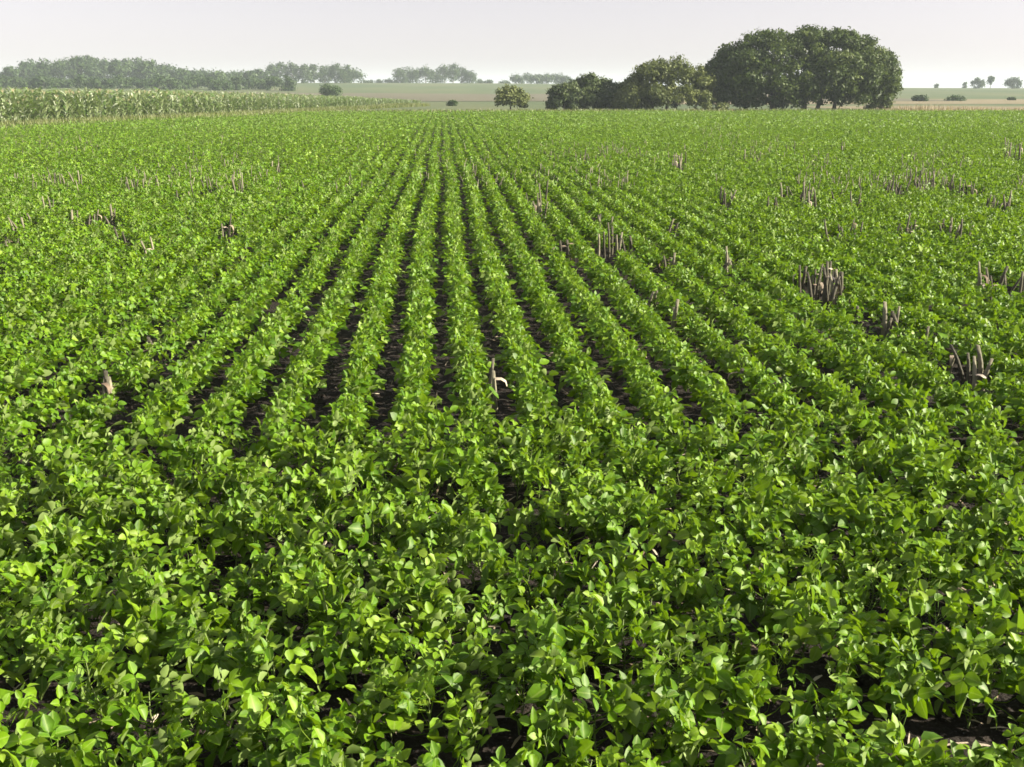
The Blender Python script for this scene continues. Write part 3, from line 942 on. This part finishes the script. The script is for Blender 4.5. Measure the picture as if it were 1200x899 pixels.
def round_lobes(r, w, h, n, clear=.06):
    out = []
    for _ in range(n):
        a, q, zf = r.uniform(0, 6.28), math.sqrt(r.random()), r.random() ** .8
        env = math.sin(math.pi * (.26 + .70 * zf)) ** .5
        rr = w * r.uniform(.13, .22)
        out.append(((math.cos(a) * q * env * (w / 2 - rr * .6), math.sin(a) * q * env * (w / 2 - rr * .6), h * (clear + (1 - clear) * zf) - rr * .6 * (zf > .6)), rr))
    return out
def far_tree(name, label, pxc, Y, wpx, top_py, seed, n=1500, size=.46, mat='tree_far', group=None, cat='tree', clear=.04, n_l=26):
    f = far(pxc, Y)
    x_, y_, z_ = proj(f)
    m = z_ / FPX
    h = max(.5, (y_ - top_py) * m); w = wpx * m
    r = np.random.default_rng(seed)
    lb = round_lobes(r, w, h, n_l, clear)
    return build_tree(name, label, cat, f, lb, [((0, 0), (0, 0, h * .5), max(.06, h * .022))], n, size, M[mat], group, seed, .9)
# hazy wood behind the corn on the left
WOOD = [(-14, 82), (6, 84), (16, 80), (30, 73), (42, 72), (56, 71), (70, 72), (84, 70), (97, 66), (110, 67), (124, 70), (138, 70), (150, 71), (164, 71), (176, 73), (188, 77), (200, 78),
        (213, 80), (226, 83), (240, 82), (253, 84), (266, 86), (280, 85), (293, 84), (304, 82)]
for j, (x_, t_) in enumerate(WOOD):
    far_tree('wood_tree', f"hazy tree, {nth(j + 1)} from the left in the long wood behind the corn", x_, 400 + 26 * math.sin(j * 2.1), random.uniform(25, 36), t_ + random.uniform(-1.5, 2), 100 + j, group='trees of the wood behind the corn')
LOW = [(x, 91.5 + 2.5 * math.sin(x * .7)) for x in range(-8, 345, 15)]
for j, (x_, t_) in enumerate(LOW):
    far_tree('wood_shrub', f"low green shrub, {nth(j + 1)} from the left along the foot of the long wood", x_, 290 + 9 * math.sin(j * 1.3), random.uniform(20, 32), t_, 200 + j, 900, .28, 'tree_far', 'shrubs along the wood behind the corn', 'bush', .05, 14)
GROVE = [(318, 76), (330, 74), (343, 75), (356, 76), (369, 76), (381, 77), (393, 76), (405, 77), (415, 81)]
for j, (x_, t_) in enumerate(GROVE):
    far_tree('grove_tree', f"bluish tree, {nth(j + 1)} from the left in the grove right of the long wood", x_, 455 + 14 * math.sin(j * 1.7), random.uniform(21, 28), t_, 300 + j, 1100, .38, 'tree_far', 'trees of the grove right of the wood')
COPSE = [(468, 81), (478, 79), (488, 80), (499, 78), (510, 79), (521, 77), (531, 76), (541, 79), (551, 84)]
for j, (x_, t_) in enumerate(COPSE):
    far_tree('copse_tree', f"faint bluish tree, {nth(j + 1)} from the left in the middle far copse", x_, 500 + 12 * math.sin(j * 1.9), random.uniform(19, 26), t_, 400 + j, 900, .38, 'tree_far', 'trees of the middle far copse')
BELT = [(605, 88), (617, 87), (629, 87), (641, 86), (653, 87), (664, 89)]
for j, (x_, t_) in enumerate(BELT):
    far_tree('belt_tree', f"pale far tree, {nth(j + 1)} from the left behind the light bush and dark bushes", x_, 505 + 9 * math.sin(j * 1.9), random.uniform(18, 24), t_, 450 + j, 800, .38, 'tree_far', 'far trees behind the bushes')
HEDGE = [(432, 94), (446, 93.5), (460, 92), (562, 92), (574, 94), (590, 95)]
for j, (x_, t_) in enumerate(HEDGE):
    far_tree('hedge_shrub', f"thin far hedge shrub, {nth(j + 1)} from the left on the ridge beside the copse", x_, 515, 17, t_, 470 + j, 400, .34, 'tree_far', 'hedge shrubs on the far ridge', 'bush', .03, 8)
far_tree('dark_bush', 'dark bush alone in the pale field behind the corn', 386, 210, 30, 100, 501, 2200, .2, 'tree_far', cat='bush', clear=.03)
far_tree('dark_bush', 'small dark bush beyond the end of the middle rows', 530, 132, 13, 118, 502, 1200, .13, 'tree_far', cat='bush', clear=.03)
far_tree('dark_bush', 'round dark bush right of the big tree in the tan field', 1080, 168, 19, 112, 503, 1600, .17, 'tree_far', cat='bush', clear=.03)
far_tree('dark_bush', 'wider low dark bush right of the round dark one', 1121, 172, 28, 115, 504, 1600, .17, 'tree_far', cat='bush', clear=.03)
far_tree('dark_bush', 'tiny dark bush in the tan field near the right edge', 1187, 178, 10, 115, 505, 700, .15, 'tree_far', cat='bush', clear=.03)
far_tree('ridge_tree', 'rounded hazy tree on the right ridge, left of the tall thin one', 1145, 430, 17, 92, 511, 1100, .32, 'tree_far', 'trees on the right ridge')
far_tree('ridge_tree', 'tall thin hazy tree on the right ridge', 1160, 430, 9, 89, 512, 800, .28, 'tree_far', 'trees on the right ridge', clear=.3)
far_tree('ridge_tree', 'broad hazy tree on the ridge at the right edge', 1187, 425, 19, 91, 513, 1300, .32, 'tree_far', 'trees on the right ridge')
far_tree('ridge_tree', 'tiny hazy tree on the ridge nearest the big tree', 1097, 480, 8, 98, 514, 500, .3, 'tree_far', 'trees on the right ridge', 'tree', .03, 10)
far_tree('ridge_tree', 'small hazy tree on the ridge left of the rounded one', 1130, 470, 8, 97, 515, 500, .3, 'tree_far', 'trees on the right ridge', 'tree', .03, 10)

# ------------------------------------------------------------------ haze
m, N, L = new_mat('haze_air')
pv = N.new('ShaderNodeVolumePrincipled')
pv.inputs['Color'].default_value = (.78, .90, 1.0, 1)
pv.inputs['Density'].default_value = 0.0004
pv.inputs['Anisotropy'].default_value = 0.0
out = N.new('ShaderNodeOutputMaterial')
L.new(pv.outputs[0], out.inputs['Volume'])
x0, x1, y0, y1, z0, z1 = -1600, 1600, -80, 2700, -14, 26
V = [(x, y, z) for z in (z0, z1) for y in (y0, y1) for x in (x0, x1)]
F = [(0, 2, 3, 1), (4, 5, 7, 6), (0, 1, 5, 4), (1, 3, 7, 5), (3, 2, 6, 7), (2, 0, 4, 6)]
tag(obj('haze', mesh_np('haze', V, F, m, None, False)), 'thin pale haze in the air over the whole view', 'haze', kind='stuff')
